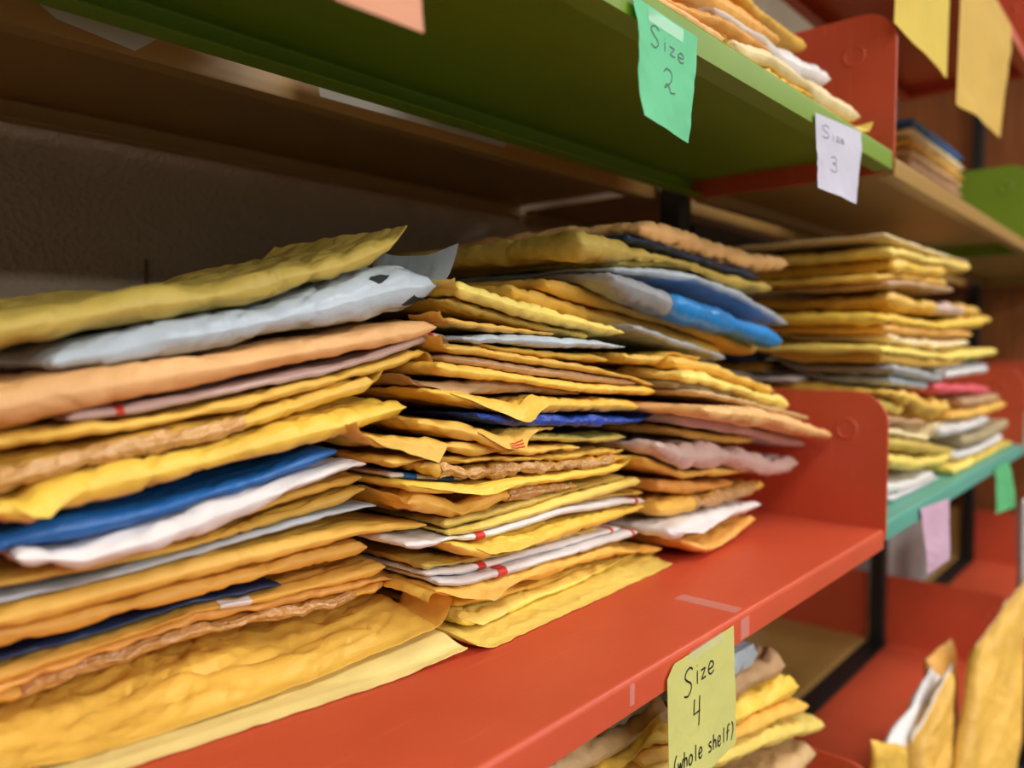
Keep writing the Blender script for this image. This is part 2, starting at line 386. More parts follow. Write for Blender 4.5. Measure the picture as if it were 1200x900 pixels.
    for _ in range(14):
        q = np.pad(lift, ((2, 2), (1, 1)), 'edge')
        bl = (q[:-4, 1:-1] + q[1:-3, 1:-1] + q[2:-2, 1:-1] + q[3:-1, 1:-1] + q[4:, 1:-1] + q[2:-2, :-2] + q[2:-2, 2:]) / 7
        lift = np.maximum(need, bl)
    zb = mid - h + lift; zt = np.maximum(mid + h, zb + np.maximum(minT * .5, np.minimum(h * .9, .0022)))
    CP = CAPS[field]; zt = np.minimum(zt, CP); zb = np.minimum(zb, zt - .0006)
    # keep the pushed surface from tearing: relax along the grid
    top = np.stack([X, Y, zt], -1); bot = np.stack([X, Y, zb], -1)
    fd.put(X, Y, zt)
    root = shell(name, top, bot, mat)
    tag(root, label, cat, group)
    def samp(A, s, t):
        fs = np.clip(s, 0, 1) * (n - 1); i = np.clip(fs.astype(int), 0, n - 2); a = (fs - i)[..., None]
        ft = np.interp(np.clip(t, 0, 1), tt, np.arange(m)); j = np.clip(ft.astype(int), 0, m - 2); b = (ft - j)[..., None]
        return (A[i, j] * (1 - a) + A[i + 1, j] * a) * (1 - b) + (A[i, j + 1] * (1 - a) + A[i + 1, j + 1] * a) * b
    def wrap(nm, s0, s1, t1, pm, lab=None, off=.0004, ragged=0, spot=None):
        """a strip that wraps over the front edge between s0 and s1"""
        ns = max(4, int((s1 - s0) * n * 1.0) + 2); nt = 12
        a = np.linspace(s0, s1, ns); q = np.linspace(-1, 1, 2 * nt + 1)
        A, Q = np.meshgrid(a, q, indexing='ij'); tq = np.abs(Q) ** 1.5 * t1 / depth
        if spot is not None:
            Q = spot + (Q * .13) * np.sin(np.pi * (A - s0) / (s1 - s0)) + .06 * vnoise(A * 60, A * 0, sd + 30); tq = np.abs(Q) ** 1.5 * t1 / depth
        if ragged: tq = tq * (1 + ragged * vnoise(A * L * 160, Q * 3, sd + 31))
        Pt = samp(top, A, tq); Pb = samp(bot, A, tq)
        O = np.where(Q[..., None] > 0, Pt, Pb)
        O[..., 2] += np.where(Q > 0, 1, -1) * off
        O[..., 1] -= off * 1.6 * np.clip(1 - np.abs(Q) * 2.5, 0, 1)
        mid_i = nt
        if spot is None: O[:, mid_i, :] = (samp(top, a, a * 0) + samp(bot, a, a * 0)) / 2 - [0, off * 1.6, 0]
        if ragged: O[..., 2] += ragged * .0008 * vnoise(A * L * 200, Q * 6, sd + 33); O[..., 1] -= ragged * .0012 * np.abs(vnoise(A * L * 150, Q * 5, sd + 34))
        inner = O.copy(); inner[..., 1] += off * .5; inner[..., 2] -= np.where(Q > 0, 1, -1) * off * .5
        p = shell(nm, O, inner, pm, root)
        if lab: p['label'] = lab
        return p
    for bnd in bands: wrap('red_band', (bnd[0] + bnd[1]) / 2 - .22 * (bnd[1] - bnd[0]), (bnd[0] + bnd[1]) / 2 + .22 * (bnd[1] - bnd[0]), bnd[2] if len(bnd) > 2 else .012, 'red', 'red printed band')
    for pt in patches: wrap(pt[0], pt[1], pt[2], pt[3], pt[4], pt[5] if len(pt) > 5 else None, spot=pt[6] if len(pt) > 6 else None)
    if lining: wrap('torn_lining', lining[0], lining[1], lining[2] * .6, 'bubble', 'torn brown bubble lining', .0006, ragged=.6)
    if droop:                                    # loose paper corner hanging over the front edge
        s0, s1, ap, dd = droop
        a = np.linspace(s0, s1, 26); r = np.linspace(0, 1, 9); A, Rr = np.meshgrid(a, r, indexing='ij')
        dr = dd * np.interp(A, [s0, ap, s1], [.02, 1, .02])
        E0 = samp(top, A, A * 0 + .012) * .35 + samp(bot, A, A * 0) * .65
        Gd = E0.copy(); Gd[..., 2] += .0006 - dr * Rr * (1 - .12 * Rr)
        Gd[..., 1] -= .0010 + dr * Rr * (.32 + .1 * vnoise(A * 20, Rr * 2, sd + 41)) + .0007 * Rr * np.abs(vnoise(A * L * 160, Rr * 2.5, sd + 40))
        Gd[:, 0] = samp(top, a, a * 0 + .03) + [0, 0, .0005]
        Bd = Gd.copy(); Bd[..., 1] += .0004
        lc = shell('loose_corner', Gd, Bd, mat, root)
        if stamp:                                # three short printed stripes on the loose corner
            Q = Gd.copy(); Q[..., 1] -= .00035
            for j0 in (2, 4, 6):
                sub_ = Q[stamp[0]:stamp[1], j0:j0 + 2]; b2 = sub_.copy(); b2[..., 1] += .0002
                shell('printed_stripe', sub_, b2, 'red', lc)['label'] = 'red printed stripe'
    if flap:                                     # (end 0/1, length, rise, width fraction)
        e, ln, rise, wf = flap[:4]
        e0 = 0.0 if e == 0 else 1.0; sg = -1 if e == 0 else 1
        base_s = np.full(12, e0); tv = np.linspace(.0, wf, 12)
        B = (samp(top, base_s, tv) + samp(bot, base_s, tv)) / 2
        dirx = front[-1] - front[-4] if e else front[0] - front[3]; dirx = dirx / np.linalg.norm(dirx)
        R = np.linspace(0, 1, 9)
        G = np.zeros((9, 12, 3))
        for i, r in enumerate(R):
            for j in range(12):
                vv = j / 11; g = r * ln * (1 - .25 * vv) * (1 - flap[4] * vv if len(flap) > 4 else 1)
                G[i, j] = B[j] + dirx * g * (1 - .25 * r) + np.array([0, -.15 * ln * r * r + .2 * ln * r * vv, rise * r * r * (1 + .12 * math.sin(j * .45 + sd))])
        G[..., 2] += .0006 * vnoise(np.arange(9)[:, None] * .9 + 0 * G[..., 2], np.arange(12)[None] * .8 + 0 * G[..., 2], sd + 20) * R[:, None]
        Bt = G.copy(); Bt[..., 2] -= .0005; Bt[..., 1] += .0002
        if e == 0: G, Bt = G, Bt
        shell('flap', G, Bt, mat, root)
    return root

# ------------------------------------------------------------------ the stacks
ORD = ['lowest', 'second', 'third', 'fourth', 'fifth', 'sixth', 'seventh', 'eighth', 'ninth', 'tenth', 'eleventh', 'twelfth', 'thirteenth', 'fourteenth',
       'fifteenth', 'sixteenth', 'seventeenth', 'eighteenth', 'nineteenth', 'twentieth', 'twenty-first', 'twenty-second', 'twenty-third', 'twenty-fourth', 'twenty-fifth',
       'twenty-sixth', 'twenty-seventh', 'twenty-eighth', 'twenty-ninth', 'thirtieth', 'thirty-first', 'thirty-second', 'thirty-third', 'thirty-fourth', 'thirty-fifth', 'thirty-sixth']
PM, PO, EN = ('padded_mailer', 'padded mailer'), ('poly_mailer', 'poly mailer'), ('paper_envelope', 'envelope')
def B(n0, n1, *a): return (n0, n1) + a
# (kind, look, material, front edge in photo points, thickness px, inset, options)
LEFT = [
 (EN, 'pale yellow envelope with square end', 'pale', [(60, 962), (264, 888), (400, 826), (549, 760)], 26, 0, dict(edge='seam', rough=.45, taper=(.02, .02), depth=.17, slope=.03)),
 (PM, 'large mustard kraft mailer with upturned flap', 'gold', [(-40, 940), (112, 890), (300, 820), (400, 784), (512, 734)], [42, 40, 34, 22], .018, dict(flap=(1, .014, .014, .25), depth=.16, slope=.12, edge='seam', rough=1.6)),
 (PM, 'kraft mailer with torn crumpled edge', 'gold', [(-40, 836), (100, 782), (240, 738), (400, 703), (452, 684)], 14, .05, dict(torn=1, edge='flat', lining=(.1, .9, .006), depth=.13)),
 (PM, 'ragged orange-brown kraft mailer', 'orange', [(-40, 822), (100, 770), (240, 722), (400, 692), (456, 676)], 12, .045, dict(torn=1, edge='flat', depth=.13)),
 (PM, 'mustard kraft mailer with small white sticker', 'gold', [(-40, 808), (80, 772), (200, 735), (400, 680), (452, 664)], 22, .042, dict(depth=.13, patches=(('sticker', .52, .60, .004, 'white', 'small white sticker'),))),
 (PO, 'thin navy mailer', 'navy', [(-40, 786), (80, 752), (200, 712), (330, 685)], 9, .045, dict(depth=.12)),
 (PM, 'golden kraft mailer under the one with pointed corner', 'gold', [(-40, 757), (100, 724), (200, 700), (350, 660), (430, 640)], 22, .03, dict(depth=.14)),
 (PM, 'smooth golden kraft mailer with long pointed corner', 'gold', [(-40, 738), (100, 702), (200, 676), (350, 640), (430, 622), (500, 616)], [24, 22, 20, 12], .02, dict(depth=.15, rough=.6, taper=(.1, .3))),
 (PO, 'thin silver mailer with tapered end', 'silver', [(-40, 712), (80, 690), (160, 668), (300, 628), (400, 600), (440, 592)], 8, .024, dict(rough=.5, taper=(.05, .3))),
 (PM, 'brown-gold kraft mailer', 'gold', [(-40, 690), (60, 672), (224, 640), (340, 606), (400, 588), (428, 574)], 13, .026, {}),
 (PM, 'gold kraft mailer tucked under a white one', 'gold', [(150, 645), (260, 608), (350, 580), (424, 561)], 11, .028, {}),
 (PO, 'white poly mailer with drooping left corner', 'white', [(20, 655), (100, 658), (130, 648), (200, 625), (300, 590), (400, 551), (430, 543)], [22, 30, 28, 20, 13], .006, dict(rough=1.3)),
 (PO, 'deep blue poly mailer', 'blue', [(-40, 660), (60, 628), (200, 596), (300, 565), (395, 529)], [30, 28, 22, 14], .012, dict(rough=.7)),
 (PM, 'bright yellow kraft mailer with folded left corner', 'bright', [(-20, 604), (40, 604, -.006), (60, 588), (150, 562), (250, 537), (350, 510), (440, 488), (476, 478)], [30, 36, 36, 34, 30], .004, dict(droop=(.05, .2, .12, .008), rough=1.2)),
 (PM, 'golden mailer showing torn brown lining', 'gold', [(-40, 572), (100, 540), (200, 516), (300, 492), (400, 462), (438, 450)], 25, .012, dict(lining=(.02, .6, .006), rough=1.2, flap=(1, .009, .007, .25, .4))),
 (PM, 'thin gold kraft mailer with wavy edge', 'gold', [(-40, 520), (60, 512), (170, 498), (300, 471), (400, 445), (498, 414)], 14, .012, dict(torn=.6, flap=(1, .008, -.009, .2))),
 (PO, 'pinkish grey poly mailer with red end bands', 'pinkish', [(80, 492), (150, 481), (250, 462), (400, 430), (514, 393)], 12, .012, dict(rough=.6, bands=((.085, .12), (.955, .985)), flap=(1, .012, -.014, .15, .6))),
 (PM, 'fat orange-tan padded mailer', 'peach', [(-40, 478), (20, 478), (60, 467), (150, 450), (300, 424), (400, 405), (512, 383)], [44, 38, 32, 28, 26], .004, dict(rough=.7, taper=(.08, .05))),
 (PO, 'silver-grey poly mailer with torn end', 'silver', [(62, 427), (100, 418), (200, 400), (300, 379), (400, 357), (470, 338), (512, 336)], [26, 38, 38, 40, 52, 64, 50], .01, dict(rough=1.1, taper=(.08, .1), patches=(('tear', .78, .85, .02, 'dark', 'dark tear in the grey plastic', .35), ('tear', .89, .97, .02, 'dark', 'dark tear in the grey plastic', -.3)), flap=(1, .021, .024, .5, .1))),
 (PM, 'dull mustard mailer with upturned tip', 'dull', [(-60, 394), (60, 377), (140, 366), (200, 358), (300, 337), (400, 310), (440, 294), (462, 284), (478, 268)], [46, 44, 42, 38, 34, 18], .014, dict(rough=1.5, taper=(.05, .2))),
]
MID = [
 (PM, 'light yellow mailer flat on the red shelf', 'yellow', [(530, 752), (556, 757), (584, 764), (620, 748), (700, 709), (787, 661)], 20, 0, dict(edge='seam', depth=.16, rough=.7, taper=(.12, .06), slope=.05)),
 (PM, 'puffy wrinkled yellow mailer with crumpled left end', 'yellow', [(540, 728), (565, 727), (593, 717), (655, 692), (718, 668), (768, 652)], [20, 18, 15, 12], .025, dict(droop=(.0, .2, .08, .005), rough=1.3, depth=.13)),
 (PM, 'dark gold mailer half hidden by neighbours', 'gold', [(533, 708), (570, 702), (624, 690), (662, 679)], 12, .03, dict(torn=.5)),
 (PM, 'golden kraft mailer with sharp left fold', 'gold', [(470, 690), (540, 695), (575, 690), (624, 675), (718, 648), (776, 643)], [12, 16, 16, 12], .012, dict(droop=(.0, .3, .18, .010), taper=(.15, .1), flap=(0, .012, -.006, .3))),
 (PO, 'white mailer with red bands at both ends', 'white', [(500, 683), (545, 683), (568, 677), (655, 653), (748, 624)], 10, .012, dict(rough=.4, bands=((.22, .30), (.955, .985)))),
 (PO, 'upper white mailer with red bands', 'white', [(480, 676), (539, 671), (600, 657), (655, 641), (726, 620)], 9, .018, dict(rough=.4, bands=((.2, .27), (.93, .96)))),
 (PM, 'shaded mustard kraft mailer', 'dull', [(430, 655), (500, 668), (560, 660), (655, 634), (700, 620)], 14, .02, {}),
 (PM, 'bright kraft mailer with a pointed corner', 'bright', [(500, 632), (540, 640, -.004), (572, 648, -.01), (600, 638, -.004), (637, 630), (700, 610), (756, 594)], [12, 20, 18, 10], .008, dict(droop=(.08, .45, .27, .007), taper=(.1, .12))),
 (PO, 'thin white mailer with a red band at each end', 'white', [(440, 640), (512, 640), (578, 626), (655, 602), (736, 588), (756, 588)], 9, .01, dict(rough=.35, bands=((.2, .27), (.93, .965)))),
 (PM, 'flat golden mailer', 'gold', [(640, 606), (700, 590), (752, 577)], 7, .018, {}),
 (PM, 'light yellow kraft mailer with rounded edge', 'yellow', [(470, 635), (508, 634), (562, 622), (655, 592), (750, 564)], 13, .01, dict(rough=.6)),
 (PM, 'second light yellow kraft mailer', 'dull', [(480, 616), (520, 617), (562, 608), (655, 582), (732, 560)], 12, .013, dict(rough=.6)),
 (PM, 'crushed brown mailer wrapped in clear tape', 'gold', [(430, 582), (500, 592), (545, 600), (593, 584), (674, 568)], [22, 26, 22, 10], .012, dict(rough=2.2, lining=(.55, .97, .004), flap=(0, .012, .004, .4))),
 (PM, 'bright yellow mailer with long straight edge', 'bright', [(420, 566), (500, 572), (562, 573), (655, 561), (742, 545)], 11, .004, dict(droop=(.0, .45, .3, .006), rough=.6)),
 (EN, 'thin white box with blue print', 'white', [(400, 557), (440, 558), (510, 561), (545, 562)], 9, .02, dict(rough=.1, depth=.1, edge='flat', taper=(.02, .02), patches=(('blue_print', .18, .34, .012, 'blue', 'blue printed block'), ('blue_print', .62, .84, .012, 'blue', 'blue printed block')))),
 (PM, 'torn mailer with ragged bubble lining', 'gold', [(495, 546), (515, 552), (562, 555), (624, 551), (686, 547), (736, 538)], 13, .006, dict(torn=1.2, lining=(.08, .9, .006), edge='flat', rough=1.8)),
 (PM, 'rumpled kraft mailer above the torn one', 'gold', [(420, 538), (480, 541), (520, 540), (624, 540), (732, 529)], 11, .01, dict(torn=.8, rough=1.3)),
 (PM, 'dark gold kraft mailer with folded left flap', 'gold', [(410, 508), (450, 522), (500, 520), (560, 528), (620, 528), (680, 523)], [14, 16, 10, 9], .008, dict(droop=(.0, .3, .24, .014), rough=1.5, flap=(0, .012, .006, .3))),
 (PM, 'thin light kraft mailer', 'dull', [(590, 510), (650, 514), (700, 515), (733, 511)], 8, .01, {}),
 (PM, 'gold mailer with red-printed corner pointing down', 'gold', [(430, 478), (470, 488), (500, 497), (560, 511, -.005), (594, 521, -.012), (618, 508, -.004), (650, 500)], [14, 18, 16, 12, 8], .008, dict(droop=(.35, .85, .68, .010), rough=1.5, stamp=(9, 17))),
 (PO, 'royal blue poly mailer', 'royal', [(560, 488), (615, 492), (673, 494), (730, 493), (765, 494)], [8, 13, 13, 8], .002, dict(rough=1.1, taper=(.1, .2))),
 (PM, 'bright yellow mailer whose left corner droops', 'bright', [(500, 458), (540, 464), (580, 473, -.003), (614, 484, -.008), (628, 474, -.002), (680, 474), (749, 476)], [10, 16, 20, 20, 18], .003, dict(droop=(.08, .5, .40, .012), rough=1, taper=(.1, .04))),
 (PO, 'pale brown poly mailer with crumpled left end', 'brown', [(432, 438), (477, 460), (533, 456), (600, 452), (680, 462)], [14, 20, 14, 8], .008, dict(droop=(.0, .4, .2, .008), rough=1.3, flap=(0, .01, .004, .3))),
 (PM, 'vivid yellow kraft mailer with smooth edge', 'bright', [(480, 428), (520, 432), (560, 438), (616, 446), (702, 456), (768, 459)], 13, 0, dict(rough=.6)),
 (PO, 'pinkish brown poly mailer between yellow ones', 'brown', [(520, 421), (560, 426), (616, 433), (745, 450)], 11, .006, dict(rough=.5)),
 (PM, 'golden mailer with left corner folded up', 'gold', [(512, 412), (530, 407), (560, 411), (616, 420), (702, 434), (765, 451)], 10, .002, dict(rough=.7, flap=(0, .008, .008, .3))),
 (PM, 'short kraft mailer under the silver one', 'gold', [(560, 406), (604, 411), (660, 417), (712, 421)], 8, .008, {}),
 (PO, 'silver poly mailer with pinched right tip', 'silver', [(490, 404), (523, 396), (570, 397), (616, 399), (702, 404), (732, 407)], [10, 13, 14, 12, 5], 0, dict(rough=.7, taper=(.1, .25))),
 (PM, 'thin kraft mailer with pale loose flap', 'gold', [(520, 375), (550, 380), (580, 385), (650, 393)], 9, .006, dict(flap=(0, .01, .004, .2))),
 (PM, 'shaded mustard mailer', 'dull', [(525, 352), (560, 363), (616, 378), (690, 393)], 10, .01, {}),
 (PM, 'yellow padded mailer, crinkled at its left end', 'yellow', [(525, 335), (550, 342), (616, 362), (702, 384), (732, 389)], [20, 20, 18, 14], .0, dict(rough=1.1, flap=(0, .006, .005, .25), taper=(.04, .1))),
]
RIGHT = [
 (PM, 'orange kraft mailer with ragged corner', 'orange', [(760, 636), (803, 637), (830, 645, -.012), (845, 640, -.005), (885, 608)], 12, 0, dict(rough=1.5)),
 (PO, 'white poly mailer with drooping front corner', 'white', [(740, 612), (770, 622), (790, 627, -.008), (840, 610), (893, 591)], [10, 20, 16, 8], -.004, dict(droop=(.05, .7, .3, .010), rough=1)),
 (PM, 'brown kraft mailer with bubble lining', 'gold', [(740, 602), (793, 598), (850, 583), (896, 570)], 16, .004, dict(rough=1.5, lining=(.3, .9, .01))),
 (PM, 'kraft mailer in shade', 'orange', [(730, 566), (756, 570), (820, 573), (860, 570)], 14, .01, {}),
 (PM, 'gold mailer under a crumpled grey one', 'gold', [(728, 525), (760, 542), (803, 556), (880, 551)], 10, .002, {}),
 (PO, 'grey-white crumpled mailer, right end curled up', 'pinkish', [(728, 508), (770, 522), (800, 533), (850, 535), (887, 541), (912, 550), (936, 543)], [16, 26, 28, 26, 22], -.014, dict(rough=1.8, taper=(.1, .08))),
 (PM, 'gold kraft mailer beneath a pinkish one', 'gold', [(730, 490), (770, 500), (820, 511), (885, 516)], 10, -.004, {}),
 (PO, 'pinkish brown mailer', 'pinkish', [(740, 480), (800, 490), (855, 499), (950, 522)], 13, -.02, dict(rough=.7)),
 (PM, 'orange-brown mailer with cream edge, poking out farthest', 'peach', [(790, 478), (857, 485), (900, 489), (945, 502), (982, 512)], [12, 20, 18, 12], -.05, dict(rough=1)),
 (EN, 'thin tan envelope', 'tan', [(820, 460), (860, 468), (900, 478), (948, 490)], 7, -.03, {}),
 (EN, 'grey-tan cardboard box-end mailer', 'card', [(740, 452), (800, 462), (858, 472)], 17, -.01, dict(rough=.2, edge='flat', taper=(.02, .02))),
 (PM, 'yellow kraft mailer with frilled edge', 'yellow', [(700, 426), (780, 438), (834, 447), (880, 462), (925, 474)], 17, -.02, dict(rough=1.3, torn=.7)),
 (PM, 'gold kraft mailer with bent corner', 'gold', [(790, 424), (830, 430), (845, 433), (870, 445), (908, 458)], 12, -.006, dict(rough=1.2)),
 (PM, 'gold mailer in the shade of the long ones', 'gold', [(690, 412), (740, 420), (820, 424)], 10, 0, {}),
 (PO, 'thin silver-grey mailer', 'grey', [(700, 374), (745, 384), (800, 402), (850, 420)], 8, .0, {}),
 (PM, 'long golden mailer sloping down to the right', 'gold', [(600, 340), (640, 352), (700, 370), (760, 388), (845, 412)], [18, 22, 26, 16], .035, dict(rough=.9)),
 (PM, 'yellow kraft mailer with blunt right end', 'gold', [(640, 333), (690, 346), (745, 365), (845, 395), (886, 411)], 17, .03, dict(rough=.8)),
 (PO, 'grey poly mailer with bright blue printed half', 'grey', [(720, 324), (750, 340), (785, 353), (845, 373), (918, 399)], [18, 28, 28, 22], -.004, dict(rough=1, patches=(('blue_print', .27, .985, .05, 'sky', 'bright blue printed end'),))),
 (PO, 'thin grey poly mailer with straight edge', 'silver', [(722, 318), (770, 319), (818, 326), (870, 346), (922, 378)], 11, 0, dict(rough=.6)),
 (PM, 'yellow mailer with raised flap', 'yellow', [(725, 306), (770, 307), (815, 314)], 9, .01, dict(flap=(0, .012, .012, .3))),
 (PM, 'mustard mailer with wide turned-up left end', 'dull', [(682, 284), (720, 292), (800, 312), (860, 329), (905, 337)], [26, 22, 18, 14], .0, dict(rough=1.2, taper=(.02, .08))),
 (PO, 'thin dark blue mailer', 'navy', [(735, 277), (800, 298), (868, 318), (890, 325)], 7, .004, {}),
 (PM, 'fat orange-tan padded mailer with knobbly right end', 'peach', [(752, 270), (790, 276), (845, 292), (890, 308), (924, 308)], [24, 26, 20, 24], .0, dict(rough=1.4, taper=(.05, .06))),
]
ROOM_X = .893
def world_line(px, Y0, k=0, xr=0, cap=None):
    pts = [on_plane(q[0], q[1], Y0 + (q[2] if len(q) > 2 else 0), k, xr) for q in px]
    if cap:
        while len(pts) > 2 and pts[-2][0] >= cap: pts.pop()
        if pts[-1][0] > cap:
            a, b = pts[-2], pts[-1]; f = (cap - a[0]) / (b[0] - a[0]); pts[-1] = a + (b - a) * f
    return pts
def start_after(pts, T, others):
    """first free spot along the line that no mailer of the stack in front occupies"""
    P3 = np.array(pts); xs = np.linspace(P3[0, 0], P3[-1, 0], 120)
    o = np.argsort(P3[:, 0]); zs = np.interp(xs, P3[o, 0], P3[o, 2])
    bad = np.zeros(120, bool)
    for q, tq in others:
        Q = np.array(q); oq = np.argsort(Q[:, 0]); Q = Q[oq]
        zq = np.interp(xs, Q[:, 0], Q[:, 2]); ins = (xs > Q[0, 0]) & (xs < Q[-1, 0] + .003)
        bad |= ins & (np.abs(zs - zq) < (T + tq) * .45)
    bad[70:] = False
    if not bad.any(): return pts
    x0 = xs[np.where(bad)[0].max()] + .003
    out = [p for p in pts if p[0] > x0 + .004]
    return [np.array([x0, np.interp(x0, P3[o, 0], P3[o, 1]), np.interp(x0, P3[o, 0], P3[o, 2])])] + out
def label_for(look, i, n, stack, top=None):
    if i == n - 1: return '%s on top of the %s' % (look, stack)
    if i == 0: return '%s, lowest of the %s' % (look, stack)
    lab = '%s, %s up in the %s' % (look, ORD[i], stack)
    if len(lab.split()) > 16: print('LONG', lab)
    return lab
heads = {}; lines = {}
for nm, LST, Y0, k, xr, dep, stack in (('left', LEFT, .346, -.14, .357, .145, 'left stack'), ('mid', MID, .343, .035, .359, .145, 'middle stack'), ('right', RIGHT, .345, .02, .6, .225, 'right stack')):
    heads[nm] = []; lines[nm] = []
    for i, (kd, look, mat, px, T, inset, opt) in enumerate(LST):
        o = dict(depth=dep); o.update(opt)
        kk = k * (1 - .5 * i / len(LST)) if nm == 'left' else k
        pts = world_line(px, Y0 + inset, kk, xr, ROOM_X)
        dist = float(np.mean(pts, 0) @ FW); Tm = (np.mean(T) if isinstance(T, list) else T) * dist / F
        if nm == 'mid': pts = start_after(pts, Tm, lines['left'])
        if nm == 'right': pts = start_after(pts, Tm, lines['left'] + lines['mid'])
        lines[nm].append((pts, Tm))
        heads[nm].append((pts[-1][2] if nm == 'left' else pts[0][2] if nm == 'right' else (pts[0][2] + pts[-1][2]) / 2, ('main', kd[0], label_for(look, i, len(LST), stack), mat, None, 0, T), dict(world=pts, group='mailers in the ' + stack, cat=kd[1], **o)))
# settle stack by stack in height order, never swapping neighbours of one stack
while any(heads.values()):
    n = min((h[0][0], n) for n, h in heads.items() if h)[1]; q = heads[n].pop(0); mailer(*q[1], **q[2])

# ---- back shelf: a stack behind the left one, only its grey top shows
for i in range(8):
    z = -.2 + .0155 + .031 * i
    top_ = i == 7
    mailer('back', 'poly_mailer' if top_ else 'padded_mailer', 'grey poly mailer behind the left stack, against the wall' if top_ else
           ['tan', 'golden', 'mustard', 'grey', 'orange', 'golden', 'tan'][i] + ' mailer ' + ORD[i] + ' in the hidden stack on the back shelf', ['tan', 'gold', 'dull', 'grey', 'orange', 'gold', 'tan', 'grey'][i],
           None, 0, 0, depth=.13, world=[(.27 + .004 * i, .60, z), (.46 - .003 * i, .60, z + (.006 if top_ else 0))], T=.03, res=.6, group='mailers in the hidden stack on the back shelf', cat='poly mailer' if top_ else 'padded mailer', taper=(.3, .3), slope=.0)

# ---- far stack on the teal shelf
FAR = [  # near left pile, bottom up
 (PO, 'white mailer lying on the teal shelf by the red bracket', 'white', [(1042, 585), (1070, 583), (1100, 568)], 10, 0, {}),
 (PO, 'second white mailer on the teal shelf', 'white', [(1040, 572), (1070, 570), (1096, 556)], 12, .004, {}),
 (PM, 'yellow kraft mailer', 'yellow', [(1030, 538), (1075, 545), (1115, 538)], 14, 0, {}),
 (PM, 'mustard kraft mailer with blunt end', 'dull', [(1030, 518), (1080, 524), (1118, 530)], 15, 0, {}),
 (PM, 'tan kraft mailer', 'cream', [(1030, 503), (1075, 512), (1110, 518)], 9, .0, {}),
 (PM, 'brown mailer', 'brown', [(1028, 490), (1060, 494), (1085, 496)], 9, .002, {}),
 (PM, 'yellow mailer in the corner of the bracket', 'yellow', [(1005, 468), (1030, 474), (1058, 480)], 16, .01, {}),
 (PM, 'crumpled gold mailer folded at its end', 'gold', [(1020, 455), (1060, 464), (1090, 476), (1114, 480)], [14, 20, 24], -.004, dict(rough=2)),
 (PO, 'white mailer with blue printed marks', 'white', [(930, 446), (985, 449), (1010, 450)], 9, .10, dict(depth=.1, patches=(('blue_print', .2, .5, .01, 'royal', 'blue print'),))),
 (PO, 'grey-white flat mailer', 'silver', [(980, 436), (1040, 444), (1088, 452)], 10, 0, {}),
 (PM, 'dark gold mailer in shade', 'gold', [(880, 432), (930, 428), (990, 432)], 12, .15, dict(depth=.08)),
 (PO, 'blue and white patterned mailer', 'navy', [(880, 420), (920, 412), (980, 414)], 12, .15, dict(depth=.08, patches=(('print', .5, .62, .01, 'white', 'white print'),))),
 (PO, 'blue poly mailer beside the bright blue print', 'blue', [(880, 394), (930, 396), (965, 398)], 18, .15, dict(depth=.08)),
 (PO, 'grey poly mailer above the bracket', 'grey', [(1000, 426), (1060, 434), (1130, 452), (1158, 466)], 11, -.008, {}),
 (PM, 'gold kraft mailer in the waist of the stack', 'gold', [(960, 412), (1020, 416), (1080, 424), (1130, 428)], 12, 0, {}),
 (PM, 'bright kraft mailer with rounded right end', 'yellow', [(1000, 404), (1060, 414), (1110, 420), (1170, 412)], 13, -.006, {}),
 (PM, 'cream-edged kraft mailer', 'cream', [(960, 385), (1020, 388), (1060, 400), (1110, 405), (1135, 402)], 9, 0, {}),
 (PM, 'orange kraft mailer', 'orange', [(940, 378), (1000, 378), (1060, 388), (1140, 392)], 10, .0, {}),
 (PM, 'shining yellow mailer with wavy edge', 'bright', [(925, 368), (990, 366), (1050, 374), (1100, 384), (1162, 375)], 13, -.004, dict(rough=1.5)),
 (PM, 'torn kraft mailer with pink tissue', 'gold', [(960, 352), (1020, 346), (1060, 354), (1100, 362), (1150, 366)], 15, .0, dict(rough=2, patches=(('tissue', .42, .72, .02, 'pinkish', 'crumpled pinkish tissue'),))),
 (PO, 'grey-brown poly mailer', 'brown', [(930, 338), (1000, 338), (1060, 332), (1118, 340)], 9, .0, {}),
 (PM, 'shaded kraft mailer', 'gold', [(930, 328), (1000, 326), (1060, 326), (1110, 332)], 9, .004, {}),
 (PM, 'bulging yellow mailer', 'bright', [(960, 302), (1010, 306), (1045, 315), (1060, 312), (1110, 318)], 18, .0, dict(rough=1.6)),
 (PM, 'yellow kraft mailer with curled top', 'yellow', [(1000, 288), (1040, 294), (1090, 306), (1138, 313)], 13, -.002, dict(rough=1)),
 (EN, 'thin beige envelope', 'cream', [(1005, 273), (1030, 272), (1080, 290), (1135, 309)], 5, .0, dict(rough=.4)),
]
def from_x(pts, x0):
    while len(pts) > 2 and pts[1][0] <= x0: pts.pop(0)
    if pts[0][0] < x0:
        a, b = pts[0], pts[1]; f = (x0 - a[0]) / (b[0] - a[0]); pts[0] = a + (b - a) * f
    return pts
def run(stacks, **kw):
    """stacks of one shelf, settled together in height order; stacks = [(list, field, Y, depth, name, group, cap)]"""
    hs = []
    for LST, field, Y0, dep, stack, cap in stacks:
        h = []
        for i, (kd, look, mat, px, T, inset, opt) in enumerate(LST):
            o = dict(depth=dep, res=.7); o.update(kw); o.update(opt); pts = world_line(px, Y0 + inset, 0, 0, cap)
            if field == 'far': pts = from_x(pts, .945 + .08 * ((i * 7 + len(LST)) % 10) / 10)
            h.append((np.mean([q[2] for q in pts]), (field, kd[0], label_for(look, i, len(LST), stack), mat, None, 0, T), dict(world=pts, cat=kd[1], group='mailers in the ' + stack, **o)))
        hs.append(h)
    while any(hs):
        n = min((h[0][0], k) for k, h in enumerate(hs) if h)[1]; q = hs[n].pop(0); mailer(*q[1], **q[2])
